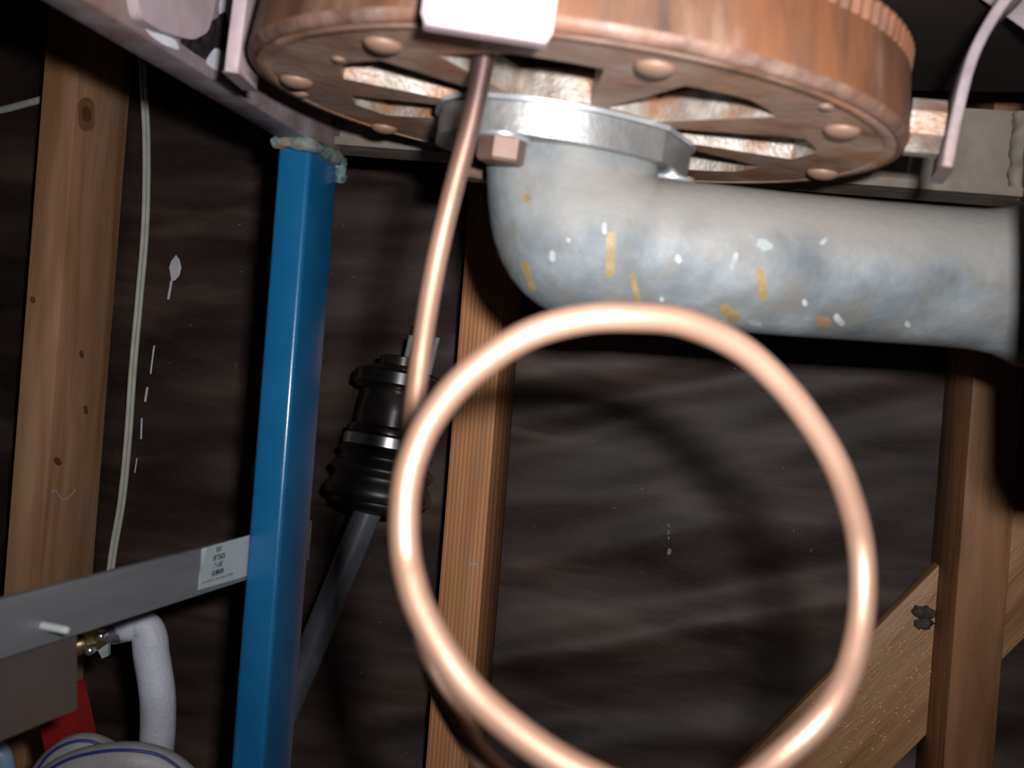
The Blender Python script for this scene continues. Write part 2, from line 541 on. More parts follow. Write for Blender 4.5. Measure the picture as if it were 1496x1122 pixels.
# marks on the wall
def blot(pts): return [V(p) for p in pts]
mk_w = [blot([(258, 373), (263, 380), (266, 391), (263, 402), (257, 409), (251, 411), (250, 402), (248, 391), (251, 382)])]
for (x0, y0, x1, y1, wd) in ((251, 412, 247, 436, 3.5), (226, 505, 221, 545, 2.2), (216, 566, 213, 586, 3.2), (208, 612, 207, 640, 2.6), (201, 670, 198, 690, 1.6)):
    mk_w.append(capsule(x0, y0, x1, y1, wd))
mark('paint_drip', mk_w, [wall.name], M['white_paint'], wall, .0012, 3)
mark('plaster_drip', [capsule(978, 803, 977.5, 807, 5.5), capsule(977, 785, 977, 787, 2), capsule(977, 775, 976, 780, 1.6), capsule(976, 766, 978, 770, 1.4)], [wall.name], M['speck'], wall, .001, 1)
sp = []
for i in range(90):
    x, y = rnd.uniform(150, 1360), rnd.uniform(250, 1110)
    a = rnd.uniform(0, 6.28); l = rnd.choice([0, 0, 1, 2, 5])
    t = markv(capsule(x, y, x + l * math.cos(a), y + l * math.sin(a), rnd.uniform(.5, 1.1), n=2), [wall.name], .0008, 1)
    if t[0]: sp.append(t)
v_, f_ = join(sp)
tag(mk('dust_specks', v_, f_, M['speck'], wall), 'pale dust and lint specks stuck on the paper', kind='stuff')
# chalk squiggle on left stud
sq = [(75, 718), (80, 716), (84, 721), (88, 728), (93, 730), (100, 727), (106, 720), (109, 715)]
parts = [capsule(*sq[i], *sq[i + 1], 2.2, n=3) for i in range(len(sq) - 1)]
mark('chalk_squiggle', parts, [st_l.name], M['white_paint'], st_l, .0006, 1)
# knots in the studs
M['knot'] = mat('dark_knot', [(.16, .075, .035), (.22, .105, .05)], scale=200, rough=.6)
mark('knot_ring', [capsule(125.5, 154, 126.5, 180, 24)], [st_l.name], mat('knot_ring', [(.33, .17, .085), (.40, .21, .11)], scale=150, rough=.6), st_l, .0003, 1)
for (poly, so) in (([capsule(125.5, 162, 126.5, 172, 13)], st_l), ([capsule(48, 436, 49, 440, 7)], st_l), ([capsule(118, 515, 119, 520, 6)], st_l), ([capsule(124, 595, 125, 602, 6)], st_l), ([capsule(82, 672, 85, 676, 9)], st_l)):
    mark('knot', poly, [so.name], M['knot'], so, .0006, 1)
mark('paint_fleck', [capsule(686, 825, 695, 823, 3.2)], [st_m.name], M['white_spot'], st_m, .0005, 1)

# ------------------------------------------------------------------ cords
def cord(name, pts, r, label, twin, m):
    sp_ = spline(pts, 10)
    b = sp_[-1]
    o = thing(name, b, label, 'cord')
    for sgn in ((-1, 1) if twin else (0,)):
        q = [p + WE * (sgn * r * .95) for p in sp_]
        v_, f_ = tubev(q, r, 8)
        mk('conductor' if twin else 'sheath', v_, f_, m, o, smooth=60)
    return o
dz = .075
cp = lambda x, y, d=dz: PP(x, y, W0 + WD * d, WD)
cord('lamp_cord', [cp(206, 40), cp(211, 140), cp(214, 220), cp(212, 330), cp(203, 440), cp(194, 540), cp(187, 640), cp(178, 730), cp(166, 800), cp(159, 850), cp(150, 890), cp(134, 912, .03), cp(100, 940, -.006), cp(60, 980, -.006), cp(40, 1030, -.006)], .0022,
     'thin cream twin-wire cord hanging against the wall beside the left stud', True, M['cord'])
cord('wall_cable', [cp(-620, 230), cp(-400, 215), cp(-160, 182), cp(-60, 170), cp(0, 161), cp(40, 151), cp(80, 140), cp(120, 131)], .0038,
     'short cream cable running sideways behind the left stud', False, M['cord'])

# ------------------------------------------------------------------ welded stand: blue post and pale rails
ps = math.radians(12)
SE = V((math.cos(ps), -math.sin(ps), 0))
SD = V((math.sin(ps), math.cos(ps), 0))
A = P(455, 205, .62)
zr = A.z
A0 = V((A.x, A.y, 0))
stand = thing('welded_stand', V((A.x, A.y, FLOOR)), 'welded steel stand with a glossy blue square post and flaking pale rails', 'stand')
TW, TD = .0215, .045
v_, f_ = boxv(A0, SE, SD, EZ, (-TW, 0), (0, TD), (FLOOR, zr - .001), bevel=.0030, seg=4)
tag(mk('corner_post', v_, f_, M['blue'], stand, smooth=50), 'glossy blue painted post')
post = 'corner_post'
# left rail, towards the viewer
rl = mk('side_rail', *boxv(A0, SE, SD, EZ, (-TW, 0), (-.42, TD), (zr, zr + .055), bevel=.002, seg=2), M['lav'], stand, smooth=50)
tag(rl, 'pinkish grey rail with flaking paint')
# back rail falls a little to the right with the tilt of the stand
B0 = A0 + SD * TD
def bz(s):
    p = B0 + SE * s
    return p.y * .2165
LR = .43
def railv(s0_, s1_, d0, d1, h, low=0.0):
    vs_ = []
    for s in (s0_, s1_):
        for d in (d0, d1):
            for z in (low, h):
                vs_.append(B0 + SE * s + SD * d + EZ * (bz(s) + z))
    return vs_, [(0, 1, 3, 2), (4, 5, 7, 6), (0, 1, 5, 4), (2, 3, 7, 6), (0, 2, 6, 4), (1, 3, 7, 5)]
v_, f_ = railv(-.02, LR, 0, .022, .050)
tag(mk('cross_rail', v_, f_, M['rail_in'], stand), 'dusty grey rail behind the flywheel')
v_, f_ = railv(.0, LR - .022, -.010, -.0002, .005)
mk('cross_rail_lip', v_, f_, M['rail_in'], stand)
# right rail
zrr = bz(LR)
RR0 = B0 + SE * (LR - .022)
v_, f_ = boxv(RR0, SE, SD, EZ, (0, .022), (-.45, -.0005), (zrr, zrr + .055), bevel=.002)
mk('side_rail', v_, f_, M['lav'], stand, smooth=50)
# top panel
v_, f_ = boxv(A0, SE, SD, EZ, (-TW, LR + .02), (-.42, TD + .022), (zr + .0555, zr + .070))
tag(mk('top_panel', v_, f_, M['dark'], stand), 'dark board on top of the rails')

def lumpv(pts, r, amp=.45, sc=260, seed=0, seg=16):
    q = spline(pts, 8)
    def rf(i, k):
        c_, s_ = math.cos(2 * math.pi * k / seg), math.sin(2 * math.pi * k / seg)
        return r * (1 + .40 * noise.noise(V((i * .22 + seed, c_, s_))) + .30 * noise.noise(V((i * .6 + seed, c_ * 2.5, s_ * 2.5))))
    return tubev(q, r, seg, rfun=rf)
c0 = A0 - SE * TW + EZ * zr
v_, f_ = join([lumpv([c0 - SE * .002 - SD * .001 - EZ * .002, c0 + SE * TW * .5 - SD * .0025 - EZ * .002, A - SD * .001 - EZ * .003, A + SD * .02 - EZ * .002 + SE * .001, A + SD * .046 - EZ * .003 + SE * .002], .0042, seed=3),
              lumpv([A + SD * .040 - EZ * .002 + SE * .001, A + SD * .042 - EZ * .010 + SE * .003, A + SD * .044 - EZ * .016 + SE * .002], .0035, seed=9)])
tag(mk('weld_bead', v_, f_, M['weld'], stand, smooth=180), 'lumpy teal weld at the post top')
wr = RR0 - SE * .001 - SD * .001
v_, f_ = lumpv([wr + EZ * (zrr + .003), wr + EZ * (zrr + .018), wr + EZ * (zrr + .034), wr + EZ * (zrr + .050)], .005, seed=21)
mk('weld_bead', v_, f_, M['rail_in'], stand, smooth=180)
# rounded pad on the inner face of the left rail
def rin(px, py, off=0.0): return PP(px, py, A0 + SE * off, SE)
pad = roundpoly([(196, -40), (206, 26), (234, 45), (282, 59), (306, 46), (324, -40)], .25, 4)
v_, f_ = prismv([rin(p[0], p[1], .006) for p in pad], -SE * .0055)
tag(mk('welded_pad', v_, f_, M['pink'], stand, smooth=40), 'pinkish white plate with rounded corners')
mark('bare_patch', [roundpoly([(258, 60), (282, 40), (318, 26), (322, 8), (332, 12), (338, 48), (334, 72), (318, 70), (302, 90), (280, 76)], .3, 3)], ['side_rail'], M['black_paint'], stand, .0006, 3)
mark('white_patch', [roundpoly([(206, 34), (240, 52), (256, 58), (262, 74), (240, 66), (216, 50)], .3, 3)], ['side_rail'], M['white_paint'], stand, .0004, 3)
mark('white_patch', [roundpoly([(296, 92), (312, 68), (330, 80), (338, 100), (318, 106)], .3, 3)], ['side_rail'], M['white_paint'], stand, .0008, 3)
mark('white_patch', [roundpoly([(318, 0), (340, -20), (342, 40), (334, 44), (326, 12), (318, 22)], .2, 3)], ['side_rail'], M['white_paint'], stand, .0008, 3)
# unseen plate, added beyond the right edge to shade stud and pipe end
mp0 = P(1521, 400, .352)
def mpl(px, py): return PP(px, py, mp0, EY)
v_, f_ = prismv([mpl(*q) for q in [tuple(p) for p in roundpoly([(1523, 255), (1521, 640), (1550, 690), (1850, 700), (1850, -150), (1680, -150), (1660, 250)], .12, 4)]], EY * .006)
mk('shade_plate', v_, f_, M['lav'], stand, smooth=30)
# lavender brace plate high on the right
v_, f_ = prismv([P(1432, -25, .455), P(1434, -2, .455), P(1462, 18, .452), P(1530, 66, .448), P(1600, 40, .445), P(1600, -60, .45)], V((.004, .012, .006)))
mk('corner_gusset', v_, f_, M['lav'], stand)

# ------------------------------------------------------------------ flywheel and clutch cover
K = .95
FC = V((.0188, .4845, .1250)) * K
tx, ty = -.068, .062
FZ = V((-tx, -ty, 1)).normalized()
FX = V((1, 0, tx)); FX = (FX - FZ * FX.dot(FZ)).normalized()
FY = FZ.cross(FX)
def fp(r, deg, z=0.0):
    a = math.radians(deg)
    return FC + (FX * (r * math.cos(a)) + FY * (r * math.sin(a)) + FZ * z) * K
fly = thing('clutch_flywheel', FC, 'rusty round flywheel and clutch cover with toothed rim, rivets and wedge openings', 'flywheel')
# body with chamfered rim
v_, f_ = lathev(FC, FX * K, FY * K, FZ * K, [(.1455, .0), (.1468, .0), (.1484, .0008), (.1495, .0024), (.1499, .0042), (.1498, .0055), (.1462, .031), (.02, .031), (.02, .0305), (.1455, .0305)], 128, close=True)
tag(mk('flywheel_body', v_, f_, None, fly, smooth=30, mats=[M['rust_side'], M['rust_edge']], fmat=[1 if 128 <= i < 512 else 0 for i in range(len(f_))]), 'rust orange rim')
# ring gear
nt_ = 132
prof = []
for i in range(nt_):
    for (fr, r) in ((.0, .1462), (.28, .1440), (.52, .1440), (.80, .1462)):
        prof.append((r, 360.0 * (i + fr) / nt_))
n = len(prof)
vv, ff = [], []
for (z, dr) in ((.0312, -.001), (.0325, 0), (.0400, 0), (.0415, -.0015)):
    for (r, a) in prof: vv.append(fp(r + dr, a, z))
for lv in range(3):
    for i in range(n):
        j = (i + 1) % n
        ff.append((lv * n + i, lv * n + j, (lv + 1) * n + j, (lv + 1) * n + i))
k0 = len(vv)
for z in (.0415, .0312):
    for (r, a) in prof: vv.append(fp(.130, a, z))
for i in range(n):
    j = (i + 1) % n
    ff.append((3 * n + i, 3 * n + j, k0 + j, k0 + i))
    ff.append((k0 + i, k0 + j, k0 + n + j, k0 + n + i))
    ff.append((k0 + n + i, k0 + n + j, j, i))
tag(mk('ring_gear', vv, ff, M['rust_side'], fly), 'toothed ring on the rim')
# cover plate with wedge openings
wins = []
def wedge(c, ro=.1135, ri=.046, ho=14.0, hi_=17.0):
    pts = []
    for k in range(7):
        a = c - ho + 2 * ho * k / 6
        pts.append((ro - .006 * abs(k - 3) / 3, a))
    for k in range(5):
        a = c + hi_ - 2 * hi_ * k / 4
        pts.append((ri, a))
    return pts
for c in (-153, -104, -56, -8, 36, 84, 122, 163):
    wins.append(wedge(c, ho=13.5 if c not in (122, 163) else 11) if c != -104 else wedge(c, ho=17.5, hi_=21))
outer = [(.1453, 360.0 * k / 96) for k in range(96)]
loops = [outer] + wins
flat = [[V((r * math.cos(math.radians(a)), r * math.sin(math.radians(a)), 0)) for r, a in L] for L in loops]
tri = tessellate_polygon(flat)
allp = [q for L in loops for q in L]
N0 = len(allp)
vv = [fp(r, a, 0) for r, a in allp] + [fp(r, a, .013) for r, a in allp]
ff = [tuple(t) for t in tri] + [tuple(i + N0 for i in t) for t in tri]
fm = [0] * len(ff)
st = 0
for li, L in enumerate(loops):
    for i in range(len(L)):
        a, b = st + i, st + (i + 1) % len(L)
        ff.append((a, b, b + N0, a + N0)); fm.append(0 if li == 0 else 1)
    st += len(L)
cover = mk('cover_plate', vv, ff, M['rust'], fly, mats=[M['rust'], M['cast']], fmat=fm)
tag(cover, 'brown underside plate with bright steel edges in its openings')
# concentric step near the rim
v_, f_ = lathev(FC, FX * K, FY * K, FZ * K, [(.1395, .0001), (.1402, -.0005), (.1440, -.0005), (.1450, .0001)], 96, close=True)
mk('rim_step', v_, f_, M['rust'], fly, smooth=60)
# rivets
bm = bmesh.new()
bmesh.ops.create_uvsphere(bm, u_segments=20, v_segments=12, radius=1.0)
for q in bm.verts: q.co.z *= .46
rme = bpy.data.meshes.new('rivet'); bm.to_mesh(rme); bm.free()
rme.materials.append(M['rivet']); rme.shade_smooth()
rot = Matrix((FX, FY, FZ)).transposed().to_4x4()
for (r, a, s) in ((.1248, -128, .0076), (.1300, -177, .0080), (.1240, -79, .0076), (.1270, -32, .0076), (.1330, 14, .0080), (.132, 58, .008), (.130, 102, .008), (.1345, 139, .0075), (.133, 124, .006), (.137, 170, .0045), (.118, -148, .003), (.136, -48, .003)):
    o = bpy.data.objects.new('rivet', rme); COL.objects.link(o); o.parent = fly
    o.matrix_local = Matrix.Translation(fp(r, a, -.0002) - FC) @ rot @ Matrix.Diagonal((s * K, s * K, s * K, 1))
# hexagonal lug on the rim, carrying the right strap
def radf(deg):
    a = math.radians(deg)
    er = FX * math.cos(a) + FY * math.sin(a)
    et = -FX * math.sin(a) + FY * math.cos(a)
    return er, et
er, et = radf(-15)
v_, f_ = [], []
for r in (.1485, .1625):
    for k in range(8):
        a = math.radians(45 * k + 22.5)
        v_.append(fp(r, -15, .0115) + (et * math.cos(a) * .0125 + FZ * math.sin(a) * .0122) * K)
f_ = [(k, (k + 1) % 8, (k + 1) % 8 + 8, k + 8) for k in range(8)] + [tuple(range(8)), tuple(range(8, 16))]
tag(mk('lug', v_, f_, M['cast'], fly), 'bright eight-sided steel lug')

# ------------------------------------------------------------------ hanger straps around the rim
ztop = zr + .0535
def strap(deg, prof, half, th, m, label, face=None, rounded=False):
    er, et = radf(deg)
    pts = []
    for (r, z) in prof:
        pts.append(FC + (er * r + FZ * z) * K)
    # carry the top end up to the board
    last = pts[-1]
    if last.z < ztop: pts.append(last + FZ * ((ztop - last.z) / FZ.z))
    if face is not None: er, et = radf(face)
    sp_ = spline(pts, 6) if len(pts) > 2 else pts
    vs_, fs_ = [], []
    n = len(sp_)
    for i, p in enumerate(sp_):
        hw = half
        if rounded and i == 0: hw = half * .90
        t = (sp_[min(i + 1, n - 1)] - sp_[max(i - 1, 0)]).normalized()
        nn = et.cross(t).normalized()
        if nn.dot(er) < 0: nn = -nn
        for (a, b) in ((-1, 0), (1, 0), (1, 1), (-1, 1)):
            vs_.append(p + et * (a * hw * K) + nn * (b * th * K))
    for i in range(n - 1):
        for k in range(4):
            k2 = (k + 1) % 4
            fs_.append((i * 4 + k, i * 4 + k2, (i + 1) * 4 + k2, (i + 1) * 4 + k))
    fs_.append((0, 1, 2, 3)); fs_.append(tuple(4 * (n - 1) + k for k in range(4)))
    bm = bmesh.new()
    bv = [bm.verts.new(v) for v in vs_]
    for f in fs_: bm.faces.new([bv[i] for i in f])
    bm.normal_update()
    ed = [e for e in bm.edges if len(e.link_faces) == 2 and e.calc_face_angle(0) > .9]
    bmesh.ops.bevel(bm, geom=ed, offset=.0008, segments=2, affect='EDGES', profile=.5)
    bm.verts.index_update()
    vs_ = [v.co.copy() for v in bm.verts]; fs_ = [[v.index for v in f.verts] for f in bm.faces]
    bm.free()
    o = mk('hanger_strap', vs_, fs_, m, base=sp_[0], smooth=40)
    return tag(o, label, 'strap', 'hanger straps around the flywheel')
strap(-102.8, [(.1575, -.0075), (.1575, .03)], .0212, .005, M['tab'], face=-88, label= 'pale pink strap end hanging in front of the rusty rim', rounded=True)
strap(181, [(.1535, -.004), (.1535, .03), (.1535, .05)], .018, .0065, M['pink'], 'pinkish strap seen edge-on beside the left rail')
strap(-15, [(.163, -.008), (.1635, .015), (.166, .040), (.174, .062), (.185, .078)], .019, .0045, M['lav'], 'curved pinkish grey strap at the bright lug right of the rim')

# ------------------------------------------------------------------ elbow pipe
def kp(x, y, z): return V((x, y, z)) * K
piv = V((.0610, .4845, .1010))
rings = []
def elbow_ring(phi, r):
    d = V((-math.cos(phi), 0, -math.sin(phi)))
    c = piv + d * r
    return c, d, r
SEG = 48
seq = []
# neck up to the flange
for (z, r) in ((.118, .0400), (.112, .0400), (.1065, .0402)):
    seq.append((V((piv.x - .0405, .4845, z)), V((-1, 0, 0)), V((0, .76, 0)), r))
for k in range(0, 15):
    t = k / 14
    ph = t * math.pi / 2
    r = (.0405 * (1 - t) + .0340 * t) * (1 + .11 * math.sin(math.pi * t) ** 2)
    c, d, r = elbow_ring(ph, r)
    seq.append((c, d, V((0, .76 + .24 * min(1, t * 1.5), 0)), r))
c_end = seq[-1][0]
for (x, dy, z, r) in ((.085, 0, .0668, .0340), (.12, .004, .0666, .0338), (.16, .010, .0672, .0337), (.200, .015, .0680, .0338), (.222, .018, .0684, .0342), (.234, .020, .0688, .0358), (.243, .021, .0690, .0385), (.250, .022, .0690, .0415), (.275, .025, .0690, .0425), (.279, .0255, .069, .0415)):
    seq.append((V((x, .4845 + dy, z)), V((0, 0, -1)), V((0, 1, 0)), r))
vv, ff = [], []
for (c, d, e, r) in seq:
    for k in range(SEG):
        a = 2 * math.pi * k / SEG
        vv.append((c + d * (r * math.cos(a)) + e * (r * math.sin(a))) * K)
n = len(seq)
for i in range(n - 1):
    for k in range(SEG):
        k2 = (k + 1) % SEG
        ff.append((i * SEG + k, i * SEG + k2, (i + 1) * SEG + k2, (i + 1) * SEG + k))
ff.append(tuple(range(SEG)))
# open mouth at the far end
b0 = len(vv)
c, d, e, r = seq[-1]
for (dx, rr) in ((0, .036), (-.03, .033)):
    for k in range(SEG):
        a = 2 * math.pi * k / SEG
        vv.append((c + V((dx, 0, 0)) + d * (rr * math.cos(a)) + e * (rr * math.sin(a))) * K)
for k in range(SEG):
    k2 = (k + 1) % SEG
    ff.append(((n - 1) * SEG + k, (n - 1) * SEG + k2, b0 + k2, b0 + k))
    ff.append((b0 + k, b0 + k2, b0 + SEG + k2, b0 + SEG + k))
ff.append(tuple(range(b0 + SEG, b0 + 2 * SEG)))
elb = thing('elbow_pipe', FC, 'grey cast metal elbow pipe bolted under the flywheel, running right with a flared end', 'pipe')
mk('pipe_body', vv, ff, M['alum'], elb, smooth=50)
pn = 'pipe_body'
# flange and gasket (in the plane of the cover)
fpts = [(-.046, .502), (-.041, .468), (-.028, .449), (-.002, .4405), (.024, .4420), (.046, .4510), (.0605, .4600), (.0790, .4960), (.078, .516), (.052, .530), (.018, .538), (-.018, .534), (-.040, .520)]
def flp(x, y, z):
    q = V((x, y, .125 + tx * (x - .0188) + ty * (y - .4845)))
    return (q + FZ * z) * K
def flround(grow=0):
    c = V((.019, .488))
    out = []
    for i, p in enumerate(fpts):
        q = V(p)
        q = c + (q - c) * (1 + grow)
        out.append(q)
    res = []
    m = len(out)
    for i in range(m):
        if i in (6,):
            res.append(out[i]); continue
        p0, p1, p2 = out[i - 1], out[i], out[(i + 1) % m]
        a = p1 + (p0 - p1) * .35; b = p1 + (p2 - p1) * .35
        for k in range(4):
            t = k / 3
            res.append(a * (1 - t) ** 2 + p1 * 2 * t * (1 - t) + b * t * t)
    return res
v_, f_ = prismv([flp(p.x, p.y, -.0022) for p in flround(.035)], FZ * .0021 * K)
tag(mk('gasket', v_, f_, M['zinc'], elb, smooth=30), 'thin pale gasket edge')
v_, f_ = prismv([flp(p.x, p.y, -.0160) for p in flround()], FZ * .0135 * K)
tag(mk('flange', v_, f_, M['bright'], elb, smooth=25), 'bright machined flange')
# bolts: the visible one and the two on the other ears
def bolt(x, y, rot0):
    o = flp(x, y, -.0162)
    g = bpy.data.objects
    v_, f_ = lathev(o, FX, FY, -FZ, [(.0122 * K, 0), (.0122 * K, .0012), (.0116 * K, .0018)], 32)
    wsh = None
    vs_, fs_ = [], []
    for (z, rr) in ((.0018, .0108), (.0100, .0108), (.0113, .0096)):
        for k in range(6):
            a = math.radians(60 * k + rot0)
            vs_.append(o + (FX * math.cos(a) + FY * math.sin(a)) * rr * K - FZ * z)
    for l in range(2):
        for k in range(6):
            fs_.append((l * 6 + k, l * 6 + (k + 1) % 6, (l + 1) * 6 + (k + 1) % 6, (l + 1) * 6 + k))
    fs_ += [tuple(range(6)), tuple(range(12, 18))]
    b = mk('bolt', vs_, fs_, M['bolt'], elb)
    tag(b, 'brown hexagonal bolt head')
    mk('washer', v_, f_, M['zinc'], b, smooth=40)
bolt(-.0110, .4530, 12)
bolt(.071, .503, 25)
bolt(-.026, .522, 40)
# drips and spots on the pipe
k = 0
for (x0, y0, x1, y1, wd) in ((767, 386, 779, 420, 10), (893, 345, 891, 398, 13), (924, 402, 932, 438, 8), (1111, 398, 1115, 434, 13), (1059, 452, 1073, 464, 17), (770, 288, 770, 291, 10)):
    mark('ochre_drip', [capsule(x0, y0, x1, y1, wd, jit=.35, seed=x0)], [pn], M['ochre'], elb, .0003, 3)
for (x0, y0, x1, y1, wd) in ((1112, 357, 1120, 360, 15), (807, 370, 808, 378, 8), (1222, 462, 1229, 472, 9), (1200, 355, 1206, 350, 6), (883, 328, 883, 340, 5), (967, 436, 967, 438, 6), (1075, 372, 1068, 392, 7), (990, 376, 992, 380, 9), (1175, 440, 1176, 443, 7), (1095, 470, 1110, 473, 6), (1325, 472, 1327, 474, 7), (830, 350, 831, 352, 5)):
    mark('pale_spot', [capsule(x0, y0, x1, y1, wd, jit=.5, seed=x0)], [pn], M['white_spot'], elb, .0003, 2)
mark('brown_spot', [capsule(1196, 468, 1208, 470, 13, jit=.5, seed=2)], [pn], M['brown_spot'], elb, .0003, 2)

# ------------------------------------------------------------------ copper tube loop
cpath = [(710, 60, .3735), (706, 95, .3745), (688, 180, .376), (660, 285, .376), (637, 385, .374), (619, 490, .369), (605, 600, .362), (597, 680, .350), (594, 760, .338), (601, 835, .326), (618, 905, .316), (636, 988, .306), (671, 1057, .299), (716, 1118, .294), (790, 1172, .289), (880, 1200, .285), (960, 1206, .281), (1050, 1172, .277),
         (1103, 1136, .274), (1146, 1101, .272), (1189, 1062, .272), (1222, 1020, .275), (1244, 970, .281), (1257, 911, .287), (1261, 850, .291), (1257, 795, .292), (1245, 742, .290), (1222, 680, .287), (1188, 622, .284), (1143, 564, .280), (1080, 508, .275), (1000, 472, .269), (928, 464, .265), (850, 467, .262), (766, 492, .261), (683, 549, .262), (630, 612, .263), (604, 668, .263), (593, 715, .262), (590, 767, .260), (593, 814, .258), (601, 851, .255), (613, 888, .252), (645, 950, .247), (692, 1014, .242), (760, 1073, .236), (831, 1120, .231), (925, 1162, .226), (1030, 1178, .222), (1140, 1170, .219)]
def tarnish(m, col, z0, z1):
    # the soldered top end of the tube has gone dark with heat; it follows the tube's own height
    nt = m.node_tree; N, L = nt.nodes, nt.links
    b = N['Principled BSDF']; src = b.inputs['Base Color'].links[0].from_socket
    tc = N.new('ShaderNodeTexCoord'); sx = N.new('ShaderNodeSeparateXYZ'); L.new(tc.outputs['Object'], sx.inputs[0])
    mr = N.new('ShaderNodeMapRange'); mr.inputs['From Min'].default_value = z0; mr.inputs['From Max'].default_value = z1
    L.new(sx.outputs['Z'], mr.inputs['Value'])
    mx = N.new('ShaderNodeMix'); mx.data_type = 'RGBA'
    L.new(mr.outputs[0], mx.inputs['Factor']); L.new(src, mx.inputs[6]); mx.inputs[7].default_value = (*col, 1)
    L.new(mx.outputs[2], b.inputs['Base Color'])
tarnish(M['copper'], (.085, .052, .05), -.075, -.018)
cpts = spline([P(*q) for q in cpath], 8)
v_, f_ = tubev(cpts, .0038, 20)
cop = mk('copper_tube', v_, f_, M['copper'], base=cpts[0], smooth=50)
tag(cop, 'bare copper tube hanging from the flywheel and bent into one large loop', 'tube')

# ------------------------------------------------------------------ aluminium bar with its label
Lc = A0 - SE * (TW + .0006)
bar = thing('flat_bar', Lc + EZ * -.12, 'flat grey aluminium bar with a printed white label end beside the blue post', 'metal bar')
t0, t1 = -.33, .10
zt = lambda t: -.1055 - .014 * t * (-1) * (-1) if False else -.1052 - .0135 * t
zb = lambda t: -.1318 - .0225 * t
vs_ = []
for t in (t0, t1):
    for x in (-.0032, 0):
        vs_ += [Lc + SE * x + SD * t + EZ * zb(t), Lc + SE * x + SD * t + EZ * zt(t)]
mk('bar_body', vs_, [(0, 1, 3, 2), (4, 5, 7, 6), (0, 1, 5, 4), (2, 3, 7, 6), (0, 2, 6, 4), (1, 3, 7, 5)], M['bar'], bar)
def bp(px, py, off=.0003): return PP(px, py, Lc + SE * off, SE)
lab = [bp(296, 801), bp(372, 780), bp(366, 840), bp(290, 862)]
v_, f_ = prismv(lab, -SE * .0002)
lbl = mk('label', v_, f_, M['label'], bar)
tag(lbl, 'white printed paper label')
# lifted corner of the label
v_, f_ = prismv([bp(294, 803, .0012), bp(302, 800, .0022), bp(296, 828, .0006), bp(292, 850, .0004)], -SE * .0001)
mk('curled_edge', v_, f_, M['label'], lbl)
def text(s, px, py, size, wid=None):
    c = bpy.data.curves.new('t', 'FONT')
    c.body = s; c.size = size; c.align_x = 'CENTER'; c.align_y = 'CENTER'
    c.extrude = 0.00002
    if size > .002: c.offset = size * .03
    o = bpy.data.objects.new('t', c); COL.objects.link(o)
    dg = bpy.context.evaluated_depsgraph_get()
    me = bpy.data.meshes.new_from_object(o.evaluated_get(dg))
    bpy.data.objects.remove(o)
    p = bp(px, py, .00038)
    up = EZ
    sx = 1.0
    xs = [v.co.x for v in me.vertices]
    if wid: sx = wid / (max(xs) - min(xs))
    vs_ = [p + SD * (v.co.x * sx) + EZ * (v.co.y - .017 * v.co.x * sx) + SE * v.co.z for v in me.vertices]
    fs_ = [tuple(q.vertices) for q in me.polygons]
    bpy.data.meshes.remove(me)
    return mk('lettering', vs_, fs_, M['ink'], lbl)
text('FLAT', 320, 802.5, .0042, .0062)
text('1/8" THICK', 320, 814, .0042, .0145)
text('1" x 36"', 319, 825, .0042, .0100)
text('ALUMINUM', 318, 836, .0042, .0138)
text('Crown Bolt LLC - Aliso Viejo, CA 92656', 318, 845, .0019, .037)
# white peg stuck through the bar
pc = bp(62, 914, 0)
pe = pc + SE * .013 + EZ * -.0006
v_, f_ = tubev([pc - SE * .006, pc, pc + (pe - pc) * .5, pc + (pe - pc) * .9, pe], .0018, 12, rfun=lambda i, k: .0018 if i < 4 else .0010)
tag(mk('plastic_peg', v_, f_, M['peg'], base=pc, smooth=60), 'small white plastic peg poking out of the aluminium bar', 'peg')
# brown plate hanging below the bar
q0 = Lc - SE * .006
def qp(px, py): return PP(px, py, q0, SE)
poly = [qp(-60, 960), qp(112, 915), qp(113, 1036), qp(60, 1058), qp(0, 1083), qp(-60, 1112)]
v_, f_ = prismv(poly, -SE * .004)
tag(mk('steel_plate', v_, f_, M['plate'], base=poly[2], smooth=30), 'brownish steel plate hanging below the aluminium bar at the left edge', 'plate')

# ------------------------------------------------------------------ hose with brass end, coil, red handle
Zh = .69
hp = [(168, 921, Zh + .01), (185, 917, Zh), (203, 914, Zh), (215, 919, Zh), (219, 934, Zh), (221, 955, Zh), (226, 985, Zh), (230, 1015, Zh), (231, 1045, Zh + .005), (230, 1075, Zh + .01), (226, 1120, Zh + .02), (215, 1200, Zh + .03), (205, 1320, Zh + .05)]
hs = spline([P(*q) for q in hp], 6)
hz = thing('white_hose', hs[-1], 'white vinyl hose with a kinked top hanging under the aluminium bar', 'hose')
def hr(i, k):
    t = i / (len(hs) - 1)
    b = .0118
    if t < .12: b = .0095
    elif t < .34: b = .0095 + .0023 * (t - .12) / .22
    return b
v_, f_ = tubev(hs, .0105, 20, rfun=hr)
mk('hose_body', v_, f_, M['hose'], hz, smooth=180)
f0, f1 = P(196, 915, Zh + .005), P(108, 943, Zh - .02)
ax = (f1 - f0).normalized()
fx_, fy_, fz_ = frame(ax)
Lf = (f1 - f0).length
fit = thing('brass_fitting', f1, 'tarnished brass hose fitting between the white hose and the steel plate', 'fitting')
v_, f_ = lathev(f0, fx_, fy_, fz_, [(.0045, 0), (.0060, .002), (.0060, .010), (.0072, .011), (.0072, .013), (.0060, .014), (.0060, .022)], 24)
mk('barb', v_, f_, M['shaft'], fit, smooth=40)
v_, f_ = lathev(f0, fx_, fy_, fz_, [(.0068, .0215), (.0085, .0225), (.0085, .034), (.0068, .035)], 6)
mk('hex_nut', v_, f_, M['brass'], fit)
